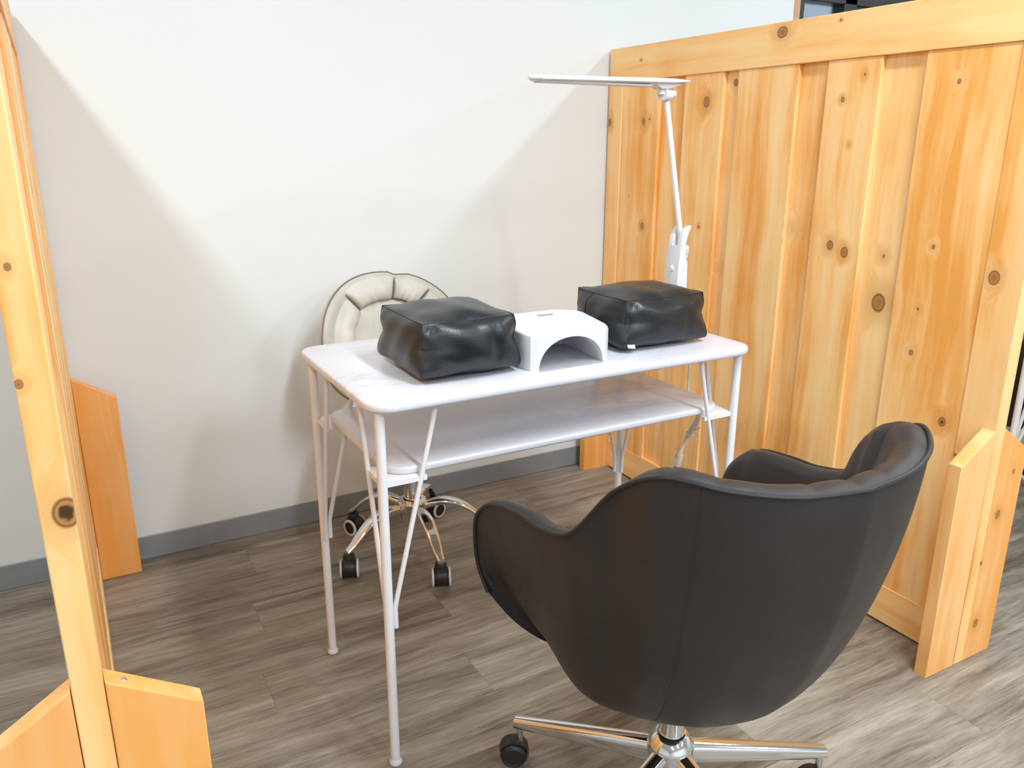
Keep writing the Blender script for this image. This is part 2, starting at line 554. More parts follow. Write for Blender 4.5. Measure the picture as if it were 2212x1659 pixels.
# ------------------------------------------------------------------ wooden partitions
PH = 1.4688
YN, YF = -1.464, -0.012
def partition(label, x_in, s, PT, kn_board, kn_rail, kn_post, kn_foot):
    """x_in = face towards the booth, s = +1 when the panel thickness runs to +x"""
    root = thing('wooden_partition', label, 'partition', (x_in, 0, 0))
    loc = lambda L: [(k[0] - x_in, *k[1:]) for k in L]
    mb = pine('pine boards ' + ('right' if s > 0 else 'left'), 2, loc(kn_board))
    mr = pine('pine rail ' + ('right' if s > 0 else 'left'), 1, loc(kn_rail), light=(0.99, 0.66, 0.30))
    mp = pine('pine post ' + ('right' if s > 0 else 'left'), 2, loc(kn_post), light=(0.96, 0.63, 0.29))
    mf = pine('pine foot ' + ('right' if s > 0 else 'left'), 2, loc(kn_foot), light=(0.93, 0.53, 0.215), mid=(0.88, 0.43, 0.145))
    def bx(a, b, y0, y1, z0, z1, bev=0.0015):
        xs = sorted((a * s, b * s))
        return box((xs[0], y0, z0), (xs[1], y1, z1), bev, 1)
    obj('top_rail', bx(0, PT, YN + .0, YF, 1.364, PH), mr, root)
    obj('bottom_rail', bx(0, PT, YN + .083, YF - .0, 0.006, 0.104), mr, root)
    obj('end_post', bx(0.0005, PT - .0005, YN, -1.381, 0.0, 1.3635), mp, root)
    obj('end_post', bx(0.0005, PT - .0005, -0.085, YF, 0.0, 1.3635), mp, root)
    front = [(-1.3815, -1.176), (-1.066, -0.914), (-0.824, -0.612), (-0.556, -0.392), (-0.275, -0.0845)]
    for (a, b) in front:
        obj('board', bx(0.004, 0.016, a, b, 0.104, 1.364, 0.001), mb, root)
    for (a, b) in [(front[i][1] - .012, front[i + 1][0] + .012) for i in range(4)]:
        obj('board', bx(0.0165, 0.030, a, b, 0.104, 1.364, 0.001), mb, root)
    # feet: a board on each side of both end posts, shoulder cut sloping up to the post
    for (ya, yb) in ((YN, YN + 0.03), (YF - 0.062, YF - 0.032)):
        for sd in (0, 1):
            if s < 0 and sd == 1 and ya > -1: continue      # no outer foot at the wall end on the left
            if sd == 0: xs = [-0.0005, -0.101]
            else: xs = [PT + 0.0005, PT + 0.101]
            z1, z2 = 0.583, 0.519
            poly = [(xs[0] * s, 0.0), (xs[1] * s, 0.0), (xs[1] * s, z2), (xs[0] * s, z1)]
            if s < 0 and sd == 0 and ya < -1:
                obj('screw', lathe([(0, .0012), (.003, .001), (.0042, 0), (.0042, -.002)], 12, loc=(0.020, YN + .016, 0.5703), axis=(.53, 0, .85)), M['screw'], root)
            f = obj('foot_board', add_prism(bmesh.new(), poly, 1, ya, yb, 0.0012, 1), mf, root)
    return root

KB = [(1.691, -0.201, 1.238, .012), (1.691, -0.49, 1.286, .016), (1.691, -0.219, 0.908, .012), (1.691, -0.576, 0.814, .011),
      (1.691, -0.846, 0.958, .014), (1.691, -0.978, 0.926, .013), (1.691, -1.023, 0.913, .014), (1.70, -1.126, 0.915, .010, 1),
      (1.70, -1.128, 0.803, .024), (1.691, -1.256, 0.952, .007), (1.691, -1.258, 1.297, .007), (1.691, -1.022, 1.326, .006),
      (1.691, -1.24, 0.706, .008), (1.691, -1.34, 0.566, .012, 1), (1.70, -0.59, 1.333, .013), (1.691, -0.967, 1.273, .008),
      (1.691, -0.999, 1.169, .005), (1.691, -0.492, 0.929, .007), (1.691, -1.241, 0.809, .006), (1.691, -0.14, 1.0, .005),
      (1.691, -0.23, 1.245, .006), (1.691, -0.70, 0.6, .007)]
KR = [(1.691, -0.76, 1.444, .017), (1.691, -0.179, 1.423, .004), (1.691, -0.94, 1.452, .004), (1.691, -1.37, 1.465, .006)]
KP = [(1.691, -1.403, 0.904, .015), (1.691, -1.384, 0.502, .004), (1.691, -1.40, 0.317, .011, 1), (1.691, -0.02, 1.238, .012)]
KF = [(1.759, -1.464, 0.372, .011), (1.728, -1.464, 0.257, .006, 1), (1.753, -1.464, 0.094, .011), (1.791, -1.464, 0.471, .006)]
partition('wooden plank partition on the right, whole board face seen behind the desk lamp', 1.691, 1, 0.037, KB, KR, KP, KF)
XL = -0.0252
KBl = [(XL, -1.2, 0.9, .012), (XL, -0.7, 1.1, .015), (XL, -0.4, 0.7, .012)]
KRl = [(XL, -0.7, 1.42, .01)]
KPl = [(-0.033, -1.464, 0.797, .017, 1), (-0.055, -1.464, 0.942, .005), (-0.047, -1.464, 1.058, .004), (XL, -1.43, 1.26, .014)]
KFl = [(0.014, -0.046, 0.284, .014), (0.071, -0.046, 0.039, .010), (0.019, -0.046, 0.46, .008)]
pl = partition('wooden plank partition on the left, seen edge-on beside the white wall', XL, -1, 0.034, KBl, KRl, KPl, KFl)
pl.location.y = -0.002

# ------------------------------------------------------------------ white nail table
TX0, TX1, TY0, TY1, TH, TT = 0.4116, 1.2912, -1.1526, -0.6796, 0.75, 0.017
def make_table(label):
    cx, cy = (TX0 + TX1) / 2, (TY0 + TY1) / 2
    root = thing('nail_table', label, 'table', (cx, cy, 0))
    hx, hy = (TX1 - TX0) / 2, (TY1 - TY0) / 2
    obj('tabletop', add_prism(bmesh.new(), rounded_rect(-hx, hx, -hy, hy, 0.048, 10), 2, TH - TT, TH, 0.006, 3), M['marble'], root)
    sx0, sx1, sy0, sy1 = 0.455 - cx, 1.25 - cx, -1.107 - cy, -0.722 - cy
    obj('shelf', add_prism(bmesh.new(), rounded_rect(sx0, sx1, sy0, sy1, 0.045, 10), 2, 0.597, 0.612, 0.005, 3), M['marble'], root)
    lx, ly = hx - 0.0255, hy - 0.031
    for ax in (-1, 1):
        for ay in (-1, 1):
            X, Y = ax * lx, ay * ly
            leg = obj('leg', tube([(X, Y, 0.006), (X, Y, TH - TT)], 0.0092, 16), M['white_metal'], root)
            obj('foot_cap', lathe([(0.0, 0.0), (0.010, 0.0), (0.0128, 0.003), (0.0128, 0.008), (0.0095, 0.013)], 16, loc=(X, Y, 0)), M['white_plastic'], leg)
            for (dx, dy) in ((-ax, 0), (0, -ay)):
                pts = [(X + dx * .0135, Y + dy * .0135, 0.303), (X + dx * .0135, Y + dy * .0135, 0.343), (X + dx * .016, Y + dy * .016, 0.357),
                       (X + dx * .108, Y + dy * .108, TH - TT)]
                obj('brace_rod', tube(pts, 0.0048, 10), M['white_metal'], root)
            # triangular plate with a small turned-down lip
            b = bmesh.new()
            q = [(X, Y), (X - ax * .085, Y), (X - ax * .085, Y - ay * .012), (X - ax * .012, Y - ay * .085), (X, Y - ay * .085)]
            add_prism(b, q, 2, 0.5945, 0.597)
            add_box(b, (min(X, X - ax * .085), Y - .0012, 0.588), (max(X, X - ax * .085), Y + .0012, 0.597))
            add_box(b, (X - .0012, min(Y, Y - ay * .085), 0.588), (X + .0012, max(Y, Y - ay * .085), 0.597))
            obj('shelf_bracket', b, M['white_metal'], root)
    return root
table = make_table('white marble-look nail table carrying two black cushions, between the wooden partitions')

# ------------------------------------------------------------------ black arm-rest cushions
def cushion(label, loc, rz, size, seed, e=(0.01, 0.01, 0.06), bul=(0.0, 0.10, 0.11), tag=False, seam_x=None):
    root = thing('armrest_cushion', label, 'cushion', loc, rz, None)
    A, B, C = size[0] / 2, size[1] / 2, size[2] / 2
    rnd = random.Random(seed)
    ph = [rnd.uniform(0, 6) for _ in range(8)]
    def f(x, y, z):
        nn = 4.3 if z >= 0 else 4.3 + 5.0 * min(1, -z * 1.3)
        k = (abs(x) ** nn + abs(y) ** nn + abs(z) ** nn) ** (-1 / nn)
        cw = (abs(x) * abs(y) * abs(z)) ** 1.6
        k = k + (1 - k) * 0.34 * cw
        qx, qy, qz = 1 - x * x, 1 - y * y, 1 - z * z
        X = x * A * k * (1 + bul[0] * qy * qz - e[0] * qy * abs(z) ** 3)
        Y = y * B * k * (1 + bul[1] * qx * qz - e[1] * qx * abs(z) ** 3)
        Z = z * C * k * (1 + bul[2] * qx * qy - e[2] * (qx * abs(y) ** 3 + 0.6 * qy * abs(x) ** 3))
        p = V((X, Y, Z))
        # soft folds running in from the corners and along the sides
        cornr = (abs(x) * abs(y) * abs(z)) ** 2
        wv = 0.0012 * math.sin(9 * x + 5 * z + ph[0]) * (1 - z * z) * abs(y) ** 4
        wv += 0.0012 * math.sin(10 * y + 4 * z + ph[1]) * (1 - z * z) * abs(x) ** 4
        wv += 0.0016 * math.sin(7 * x + 3 * y + ph[2]) * abs(z) ** 6 * (1 - x * x)
        d = V((x ** 3, y ** 3, z ** 3))
        if d.length > 1e-6: d.normalize()
        p += d * wv
        # pinched folds just inside the front upper corners
        for sx in (-1,):
            t = V((x - sx * .80, (y + .93) * .8, z - .72))
            p += V((0, 1, -0.4)) * (0.0042 * math.exp(-(t.x * 13) ** 2 - (t.z * 6) ** 2 - (t.y * 4) ** 2))
        if y < -.7:
            p += V((0, .0045 * math.exp(-((x - .42 - .10 * z + .05 * math.sin(3 * z)) * 13) ** 2) * (1 - (z - .1) ** 2) * min(1, (-y - .7) * 4), 0))
            p += V((0, .0022 * math.exp(-((x - .18 + .12 * z) * 11) ** 2) * max(0, z), 0))
        nn = mnoise.noise(V((x * 1.6 + seed, y * 1.6, z * 1.6)))
        p += d * (0.0025 * nn)
        return p
    N = 36
    r = [-(math.cos(PI * i / N)) for i in range(N + 1)]
    r = [0.35 * v + 0.65 * (-1 + 2 * i / N) for i, v in enumerate(r)]
    bm = bmesh.new()
    for ax in range(3):
        for sg in (-1, 1):
            P = []
            for u in r:
                row = []
                for v in r:
                    c = [0, 0, 0]
                    c[ax] = sg; c[(ax + 1) % 3] = u; c[(ax + 2) % 3] = v
                    row.append(f(*c))
                P.append(row)
            add_grid(bm, P)
    bmesh.ops.remove_doubles(bm, verts=bm.verts, dist=1e-6)
    zmin = min(v.co.z for v in bm.verts)
    bmesh.ops.translate(bm, verts=bm.verts, vec=(0, 0, -zmin))
    for v in bm.verts:
        if v.co.z < 0.004: v.co.z = max(0.0, v.co.z * 0.6)
    obj('cushion_body', bm, M['black_leather'], root, ang=75)
    # seam cord around the top edge and down the corners
    bm = bmesh.new()
    ring = []
    n = 40
    for (a, b, c, d) in ((-1, -1, 1, -1), (1, -1, 1, 1), (1, 1, -1, 1), (-1, 1, -1, -1)):
        for k in range(n):
            t = k / n
            ring.append(f(a + (c - a) * t, b + (d - b) * t, 1.0) - V((0, 0, zmin)))
    add_tube(bm, ring, 0.0011, 6, closed=True)
    for (a, b) in ((-1, -1), (1, -1), (1, 1), (-1, 1)):
        add_tube(bm, [f(a, b, -0.96 + 1.96 * k / 20) - V((0, 0, zmin)) for k in range(21)], 0.0010, 6)
    if seam_x is not None:
        add_tube(bm, [f(-1.0, seam_x, -0.9 + 1.9 * k / 20) - V((0, 0, zmin)) + V((-.0004, 0, 0)) for k in range(21)], 0.0011, 6)
    obj('seam', bm, M['black_thread'], root)
    if tag:
        p = f(-0.86, -0.98, -0.9) - V((0, 0, zmin))
        b = bmesh.new()
        add_box(b, (-0.009, -0.0006, -0.005), (0.009, 0.0006, 0.005), 0.0004, 1)
        o = obj('cushion_tag', b, M['tag'], root)
        o.location = p + V((0.004, -0.0045, 0.002)); o.rotation_euler = (math.radians(-38), 0.12, -0.1)
        o['label'] = 'white care tag'
    return root
cushion('black leather-look arm cushion at the left, before the taupe chair', (0.6375, -0.968, TH), 0.0, (0.221, 0.232, 0.112), 3)
cushion('black leather-look arm cushion at the right, in front of the desk lamp', (1.108, -0.968, TH), 0.0, (0.242, 0.206, 0.112), 11, tag=True, seam_x=0.35)

# ------------------------------------------------------------------ nail dryer between the cushions
def nail_dryer():
    ox, oy = 0.86, -1.0
    root = thing('nail_dryer', 'white box nail dryer with arched opening standing between the two black cushions', 'nail dryer', (ox, oy, TH))
    H = 0.071
    poly = [(0.768, -1.100), (0.922, -1.100), (0.938, -1.088), (0.948, -1.068), (0.974, -0.945), (0.970, -0.925), (0.940, -0.896), (0.925, -0.892),
            (0.815, -0.892), (0.800, -0.898), (0.777, -0.925), (0.773, -0.94), (0.7525, -1.045), (0.7525, -1.06), (0.757, -1.088)]
    poly = [(x - ox, y - oy) for x, y in poly]
    bm = bmesh.new()
    # outer skin
    n = len(poly)
    zt = H
    top_in = []
    c = V((sum(p[0] for p in poly) / n, sum(p[1] for p in poly) / n))
    def inset(p, d):
        q = V((p[0], p[1])) - c
        return c + q * (1 - d / q.length)
    rings = []
    for (d, z) in ((0.0, 0.0), (0.0, zt - 0.006), (0.0015, zt - 0.0022), (0.005, zt)):
        rings.append([V((*inset(p, d), z)) for p in poly])
    vr = [[bm.verts.new(p) for p in r] for r in rings]
    # front face is edge 0-1: has the arch; build it separately
    for i in range(3):
        for k in range(n):
            if i == 0 and k == 0: continue
            bm.faces.new((vr[i][k], vr[i][(k + 1) % n], vr[i + 1][(k + 1) % n], vr[i + 1][k]))
    bm.faces.new(vr[3])
    A, B = rings[0][0], rings[0][1]
    ax0, ax1, az = A.x + 0.001, B.x - 0.003, 0.0622
    NA = 28
    arch = []
    for k in range(NA + 1):
        a = PI - PI * k / NA
        ca, sa = math.cos(a), math.sin(a)
        ex = 0.93
        arch.append(V(((ax0 + ax1) / 2 + (ax1 - ax0) / 2 * math.copysign(abs(ca) ** ex, ca), A.y, az * abs(sa) ** ex)))
    av = [bm.verts.new(p) for p in arch]
    tops = []
    for k in range(NA + 1):
        t = k / NA
        tops.append(bm.verts.new((A.x + (B.x - A.x) * t, A.y, zt - 0.006)))
    for k in range(NA):
        bm.faces.new((av[k], av[k + 1], tops[k + 1], tops[k]))
    bm.faces.new((vr[0][0], av[0], tops[0]))
    bm.faces.new((vr[0][1], tops[-1], av[-1]))
    # lip of the opening
    for k in range(NA):
        p, q = arch[k], arch[k + 1]
        a2 = bm.verts.new(p + V((0, 0.004, 0))); b2 = bm.verts.new(q + V((0, 0.004, 0)))
        bm.faces.new((av[k], av[k + 1], b2, a2))
    bmesh.ops.remove_doubles(bm, verts=bm.verts, dist=1e-6)
    obj('housing', bm, M['white_plastic'], root, ang=30)
    # inner reflector, a vault that closes towards the back
    bm = bmesh.new()
    P = []
    for j in range(13):
        t = j / 12
        sc = 1 - 0.25 * t
        row = []
        for p in arch:
            x = (p.x - (ax0 + ax1) / 2) * (1.0 if t < .8 else 1 - (t - .8) * .5) + (ax0 + ax1) / 2 + 0.018 * t
            row.append(V((x, A.y + 0.004 + 0.165 * t, max(0.001, p.z * (1 - 0.05 * t)))))
        P.append(row)
    vs = add_grid(bm, P)
    bm.faces.new(vs[-1])
    obj('reflector', bm, M['dryer_liner'], root)
    xs0, xs1 = ax0, ax1
    obj('base_plate', add_prism(bmesh.new(), [(xs0 + .001, A.y + .001), (xs1 - .001, A.y + .001), (xs1 + .012, A.y + .16), (xs0 + .022, A.y + .16)], 2, 0.0008, 0.0026), M['dryer_base'], root)
    # led beads on the vault
    for j in (2, 5, 8):
        for k in (6, 10, 14, 18, 22):
            q = P[j][k]
            inn = (V(((ax0 + ax1) / 2, q.y, 0.01)) - q).normalized()
            obj('led_bead', lathe([(0.0035, 0.0), (0.003, 0.0012), (0.0, 0.0018)], 10, loc=q + inn * .0002, axis=inn), M['led'], root)
    for x in (xs0 + .014, xs1 - .014):
        obj('screw', lathe([(0.0022, 0.0), (0.0018, 0.0008), (0, 0.001)], 10, loc=(x, A.y + .014, 0.0028)), M['screw'], root)
    d = obj('display', box((-0.018, -0.0065, 0), (0.018, 0.0065, 0.0006), 0.0002, 1), M['display'], root)
    d.location = (0.882 - ox + .0, -0.937 - oy, zt); d.rotation_euler = (0, 0, 0.0)
    g = bmesh.new()
    for x in (-.012, -.004, .004, .011):
        add_box(g, (x - .0022, -.0035, .0005), (x + .0022, .0035, .0009))
    obj('digits', g, M['digit'], d)
    return root
nail_dryer()

# ------------------------------------------------------------------ desk lamp clamped to the right edge of the table
def desk_lamp():
    Y = -0.865
    root = thing('desk_lamp', 'white desk lamp with long flat head rising behind the right black cushion', 'lamp', (1.288, Y, TH))
    ox, oz = 1.288, TH
    L = lambda x, z, y=0.0: V((x - ox, y, z - oz))
    # body: curved plate seen from its narrow side, hook shaped at the top
    b = bmesh.new()
    out = [(1.2870, 0.935), (1.2900, 0.955), (1.2945, 0.967), (1.3020, 0.978), (1.3160, 0.9840), (1.3115, 0.973), (1.3060, 0.960), (1.3025, 0.945), (1.3015, 0.935)]
    for ya, yb in ((-0.024, -0.0085), (0.0085, 0.024)):
        add_prism(b, [(x - ox, z - oz) for x, z in out], 1, ya, yb, 0.0015, 2)
    low = [(1.281, 0.759), (1.2815, 0.85), (1.2835, 0.90), (1.2870, 0.937), (1.3015, 0.937), (1.301, 0.90), (1.302, 0.759)]
    add_prism(b, [(x - ox, z - oz) for x, z in low], 1, -0.024, 0.024, 0.0015, 2)
    obj('bracket', b, M['white_plastic'], root)
    b = bmesh.new()
    add_prism(b, [(x - ox, z - oz) for x, z in [(1.3015, .759), (1.3010, .912), (1.3120, .899), (1.3140, .86), (1.3160, .764), (1.312, 0.759)]], 1, -0.022, 0.020, 0.002, 2)
    obj('bracket_back', b, M['white_plastic'], root)
    obj('button', lathe([(0.0, 0.005), (0.006, 0.004), (0.0075, 0.0), (0.0075, -0.004)], 18, loc=L(1.2825, 0.882, 0.0), axis=(-1, 0, 0)), M['white_plastic'], root)
    b = bmesh.new()
    add_box(b, L(1.303, 0.914, -.013), L(1.323, 0.936, .009), 0.003)
    add_lathe(b, [(0.0, -.012), (0.010, -.012), (0.010, .010), (0.0, .010)], 20, loc=L(1.310, 0.912), axis=(0, 1, 0))
    obj('arm_pivot', b, M['grey_plastic'], root)
    # arm
    b = tube([L(1.3070, 0.937), L(1.2975, 0.985), L(1.2390, 1.262)], [.0066, .0066, .0066], 14)
    obj('arm', b, M['white_metal'], root)
    b = bmesh.new()
    add_lathe(b, [(0, -.014), (0.0125, -.014), (0.0140, -.011), (0.0140, .011), (0.0125, .014), (0, .014)], 22, loc=L(1.236, 1.276), axis=(1, 0.35, 0))
    add_lathe(b, [(0.0, 0.012), (0.009, 0.012), (0.010, 0.020), (0.0098, 0.032), (0, 0.034)], 20, loc=L(1.226, 1.277), axis=(1, 0.0, 0.05))
    add_lathe(b, [(0.0095, -.008), (0.0095, 0.016)], 18, loc=L(1.222, 1.284))
    obj('head_joint', b, M['white_plastic'], root)
    # long slim head
    b = bmesh.new()
    hx0, hx1 = 0.880 - ox, 1.283 - ox
    n = 24
    P = []
    for i in range(n + 1):
        t = i / n
        x = hx0 + (hx1 - hx0) * t
        endr = min(1.0, math.sqrt(max(0.0, 1 - max(0, (0.06 - t) / 0.06) ** 2)) if t < .06 else 1.0)
        wd = 0.026 * (0.25 + 0.75 * endr)
        th = 0.0062 * (0.35 + 0.65 * endr)
        if t > 0.90: th *= 1 - 0.5 * (t - .9) / .1
        zc = 1.2985 + 0.006 * t - oz
        row = []
        for k in range(20):
            a = 2 * PI * k / 20
            ca, sa = math.cos(a), math.sin(a)
            yy = wd * math.copysign(abs(ca) ** 0.6, ca)
            zz = th * math.copysign(abs(sa) ** 0.7, sa)
            row.append(V((x, yy, zc + zz)))
        P.append(row)
    vs = add_grid(b, P, close_v=True)
    b.faces.new(vs[0]); b.faces.new(list(reversed(vs[-1])))
    # swelling under the head where the joint sits
    add_prism(b, [(1.19 - ox, 1.2985 - oz), (1.285 - ox, 1.3005 - oz), (1.250 - ox, 1.2915 - oz), (1.232 - ox, 1.287 - oz), (1.212 - ox, 1.287 - oz)], 1, -0.016, 0.016, 0.003, 2)
    obj('lamp_head', b, M['white_plastic'], root)
    obj('light_strip', box((hx0 + .02, -.017, 1.2905 - oz), (1.185 - ox, .017, 1.2955 - oz), 0.001, 1), M['grey_plastic'], root)
    # clamp
    b = bmesh.new()
    add_box(b, (-0.045, -0.022, 0.001), (0.034, 0.022, 0.008), 0.002)
    add_box(b, (0.006, -0.018, -0.055), (0.022, 0.018, 0.006), 0.002)
    add_box(b, (-0.030, -0.018, -0.060), (0.022, 0.018, -0.050), 0.002)
    add_lathe(b, [(0.0, -.019), (0.012, -.019), (0.012, -.022), (0.004, -.024), (0.004, -.082), (0.013, -.083), (0.013, -.092), (0, -.093)], 18, loc=(-0.018, 0, 0.001))
    obj('clamp', b, M['white_plastic'], root)
    # cable down the side and a tied bundle under the shelf
    def W(x, y, z): return V((x - 1.288, y - Y, z - TH))
    b = bmesh.new()
    add_tube(b, catmull([W(1.315, -.868, .765), W(1.322, -.89, .745), W(1.316, -.922, .70), W(1.300, -.930, .655), W(1.298, -.935, .585), W(1.296, -.95, .56)], 30), 0.0024, 8)
    for k in range(4):
        d = (k - 1.5) * 0.011
        loop = [W(1.292 + d * .5, -.992 + d, .575), W(1.288 + d * .6, -.982 + d * .7, .53), W(1.284, -.962 + d * .35, .485), W(1.282 + d, -.945 + d * .8, .45),
                W(1.281 + d * .8, -.937 + d * .5, .424), W(1.282 - d, -.943 - d * .7, .447), W(1.285, -.963 - d * .4, .487), W(1.289 - d * .5, -.984 - d * .8, .53), W(1.293, -.99 - d * .6, .57)]
        add_tube(b, catmull(loop, 40), 0.0026, 8)
    add_tube(b, catmull([W(1.296, -.95, .56), W(1.294, -.985, .575), W(1.290, -.990, .56)], 12), 0.0024, 8)
    obj('power_cord', b, M['cable'], root)
    b = bmesh.new()
    q = [(W(1.284, -.965, .492), W(1.283, -.985, .505), W(1.283, -1.003, .518)), (W(1.284, -.975, .497), W(1.283, -.99, .497), W(1.282, -1.002, .494))]
    for l in q: add_tube(b, catmull(l, 8), 0.0012, 6)
    add_tube(b, [W(1.284 + .009 * math.cos(a), -.966 + .009 * math.sin(a), .490 + .003 * math.sin(a)) for a in [2 * PI * i / 14 for i in range(14)]], 0.0012, 6, closed=True)
    obj('cable_tie', b, M['cable'], root)
    pg = bmesh.new()
    add_box(pg, (-.011, -.008, -.022), (.011, .008, .012), 0.003)
    plug = obj('plug', pg, M['cable'], root)
    plug.location = W(1.283, -.932, .414); plug.rotation_euler = (0.15, 0.1, 0.4)
    for sx in (-.006, .006):
        obj('plug_prong', box((sx - .0007, -.003, -.040), (sx + .0007, .003, -.0215), 0.0003, 1), M['brass'], plug)
    return root
desk_lamp()

# ------------------------------------------------------------------ casters
def caster_brown(root, ang, R, axle_z=0.027):
    x, y = BASE_OFF.x + R * math.cos(ang), BASE_OFF.y + R * math.sin(ang)
    b = bmesh.new()
    add_lathe(b, [(0.0, 0.092), (0.0065, 0.092), (0.0065, 0.046), (0.0, 0.046)], 12, loc=(x, y, 0))
    c = obj('caster', b, M['satin_chrome'], root)
    return c, V((x, y, 0))

def twin_wheels(par, p, swing, r=0.027, hw=0.022, mat=None, name='wheel'):
    """two rounded discs under a hood; swing = rolling direction"""
    d = V((math.cos(swing), math.sin(swing), 0))
    a = V((-d.y, d.x, 0))
    c = p - d * 0.011 + V((0, 0, r))
    for s in (-1, 1):
        b = bmesh.new()
        add_lathe(b, [(0.0, 0.0025), (r, 0.0025), (r, hw * .62), (r * .93, hw * .85), (r * .72, hw), (r * .68, hw * .93), (r * .3, hw * .93), (0.0, hw * .95)], 28, loc=c, axis=a * s)
        obj(name, b, mat or M['black_plastic'], par)
    b = bmesh.new()
    P = []
    for i in range(15):
        t = math.radians(-25 + 190 * i / 14)
        row = []
        for k in range(7):
            u = -1 + 2 * k / 6
            rr = r * (1.13 - 0.05 * u * u)
            row.append(c + d * (math.cos(t) * rr) + V((0, 0, math.sin(t) * rr)) + a * (u * hw * .72))
        P.append(row)
    add_grid(b, P)
    add_lathe(b, [(0.0, r * .6), (0.010, r * .6), (0.010, r * 1.5), (0.0, r * 1.5)], 14, loc=p + V((0, 0, 0)))
    bmesh.ops.solidify(b, geom=[], thickness=0.0)
    obj('caster_hood', b, mat or M['black_plastic'], par)

# ------------------------------------------------------------------ brown tub chair
BASE_OFF = V((0.0116, 0.0055, 0))
def tub_chair(label, loc, rz):
    root = thing('tub_chair', label, 'chair', loc, rz)
    half = [(0, -.340, .784), (.09, -.323, .785), (.163, -.289, .792), (.216, -.230, .796), (.234, -.158, .752), (.260, -.098, .673), (.266, -.023, .645),
            (.267, .043, .638), (.273, .112, .626), (.281, .150, .608), (.279, .192, .562), (.270, .207, .48), (.258, .190, .425)]
    N = 90
    hr = catmull(half, N)
    full = [V((-p.x, p.y, p.z)) for p in reversed(hr[1:])] + hr       # left front bottom -> back -> right front bottom
    NU = len(full)
    ZB = 0.3105
    def bottom(p):
        a = math.atan2(p.y + 0.03, p.x)
        return V((0.168 * math.cos(a), 0.034 + 0.140 * math.sin(a), ZB))
    def inward(p):
        tgt = V((0, max(-0.06, min(p.y, 0.3)), 0))
        d = V((tgt.x - p.x, tgt.y - p.y, 0))
        return d.normalized()
    # outer shell
    NV = 22
    P = []
    for p in full:
        q = bottom(p)
        a = math.atan2(p.y + 0.03, p.x)
        wb = math.sin(a) ** 2 if math.sin(a) < 0 else 0.0
        hh = 0.907 + 0.137 * wb
        vv = 0.29 - 0.216 * wb
        D = p - q
        k1 = hh * 1.125 - 0.125
        m1 = q + V((D.x * k1, D.y * k1, D.z * 0.90))
        m2 = q + V((D.x * hh * .8, D.y * hh * .8, D.z * vv))
        row = []
        for j in range(NV + 1):
            t = j / NV
            row.append(p * (1 - t) ** 3 + m1 * (3 * t * (1 - t) ** 2) + m2 * (3 * t * t * (1 - t)) + q * t ** 3)
        P.append(row)
    bm = bmesh.new()
    vs = add_grid(bm, P)
    cen = bm.verts.new((0, 0.034, ZB - 0.004))
    for i in range(NU - 1):
        bm.faces.new((vs[i][NV], vs[i + 1][NV], cen))
    # front underside between the two arm fronts
    A, B = P[0], P[-1]
    NF = 14
    Q = []
    for j in range(NV + 1):
        row = []
        for k in range(NF + 1):
            t = k / NF
            pt = A[j] + (B[j] - A[j]) * t
            pt = pt + V((0, 0.012 * (1 - j / NV) * (1 - (2 * t - 1) ** 2), 0))
            row.append(pt)
        Q.append(row)
    vq = add_grid(bm, Q)
    for k in range(NF): bm.faces.new((vq[NV][k], vq[NV][k + 1], cen))
    bmesh.ops.remove_doubles(bm, verts=bm.verts, dist=1e-5)
    obj('shell', bm, M['brown_leather'], root, ang=60)
    shellP = P
    # lining: rolls over the rim and goes down to the seat
    arc = [0.0]
    for a, b in zip(full, full[1:]): arc.append(arc[-1] + (b - a).length)
    mid = arc[NU // 2]
    P = []
    for i, p in enumerate(full):
        d = inward(p)
        s = arc[i] - mid
        isback = max(0.0, min(1.0, (0.33 - abs(s)) / 0.05))
        groove = 0.0
        if isback > 0:
            ph = (s / 0.062) % 1.0
            groove = isback * (0.0032 * math.exp(-((min(ph, 1 - ph)) / 0.05) ** 2) - 0.0006 * math.sin(PI * ph))
        th = 0.032 + 0.010 * isback
        tp = abs(i - (NU - 1) / 2) / ((NU - 1) / 2)          # 1 at the front ends
        crown = 0.0045 * (1 if tp < .8 else max(0.0, (1 - tp) / .2))
        fw = V((0, 0.006, 0)) * (1 if tp > .72 else 0)
        zb = min(0.47, p.z - 0.005)
        row = [p + d * .002 + V((0, 0, .000)),
               p + d * (.25 * th) + V((0, 0, crown - groove * .8)) + fw,
               p + d * (.55 * th) + V((0, 0, crown * 1.15 - groove)) + fw,
               p + d * (.85 * th) + V((0, 0, crown * .4 - groove * .6)) + fw * .7,
               p + d * (th + .003 - groove) + V((0, 0, -.012)),
               ]
        hgt = p.z - zb
        for t in (.25, .5, .75, 1.0):
            k = d * (th + .004 - groove + 0.055 * t * isback + 0.018 * t)
            row.append(p + k + V((0, 0, -.012 - (hgt - .012) * t)))
        P.append(row)
    bm = bmesh.new()
    add_grid(bm, P)
    obj('lining', bm, M['brown_leather'], root, ang=70)
    # piping along the outer rim
    obj('piping', tube([p + V((0, 0, .0012)) - inward(p) * .0005 for p in full], 0.0036, 8), M['brown_piping'], root)
    # stitched seams down the outside of the shell, at the back corners
    for sg in (-1, 1):
        i0 = min(range(NU), key=lambda i: abs(full[i].x - sg * .19) + (0 if full[i].y < -.2 else 9))
        obj('shell_seam', tube([shellP[i0][j] + (shellP[i0][j] - V((0, 0, shellP[i0][j].z))).normalized() * -.0002 for j in range(0, NV - 2)], 0.0009, 6), M['brown_seam'], root)
    # seat cushion
    bm = bmesh.new()
    P = []
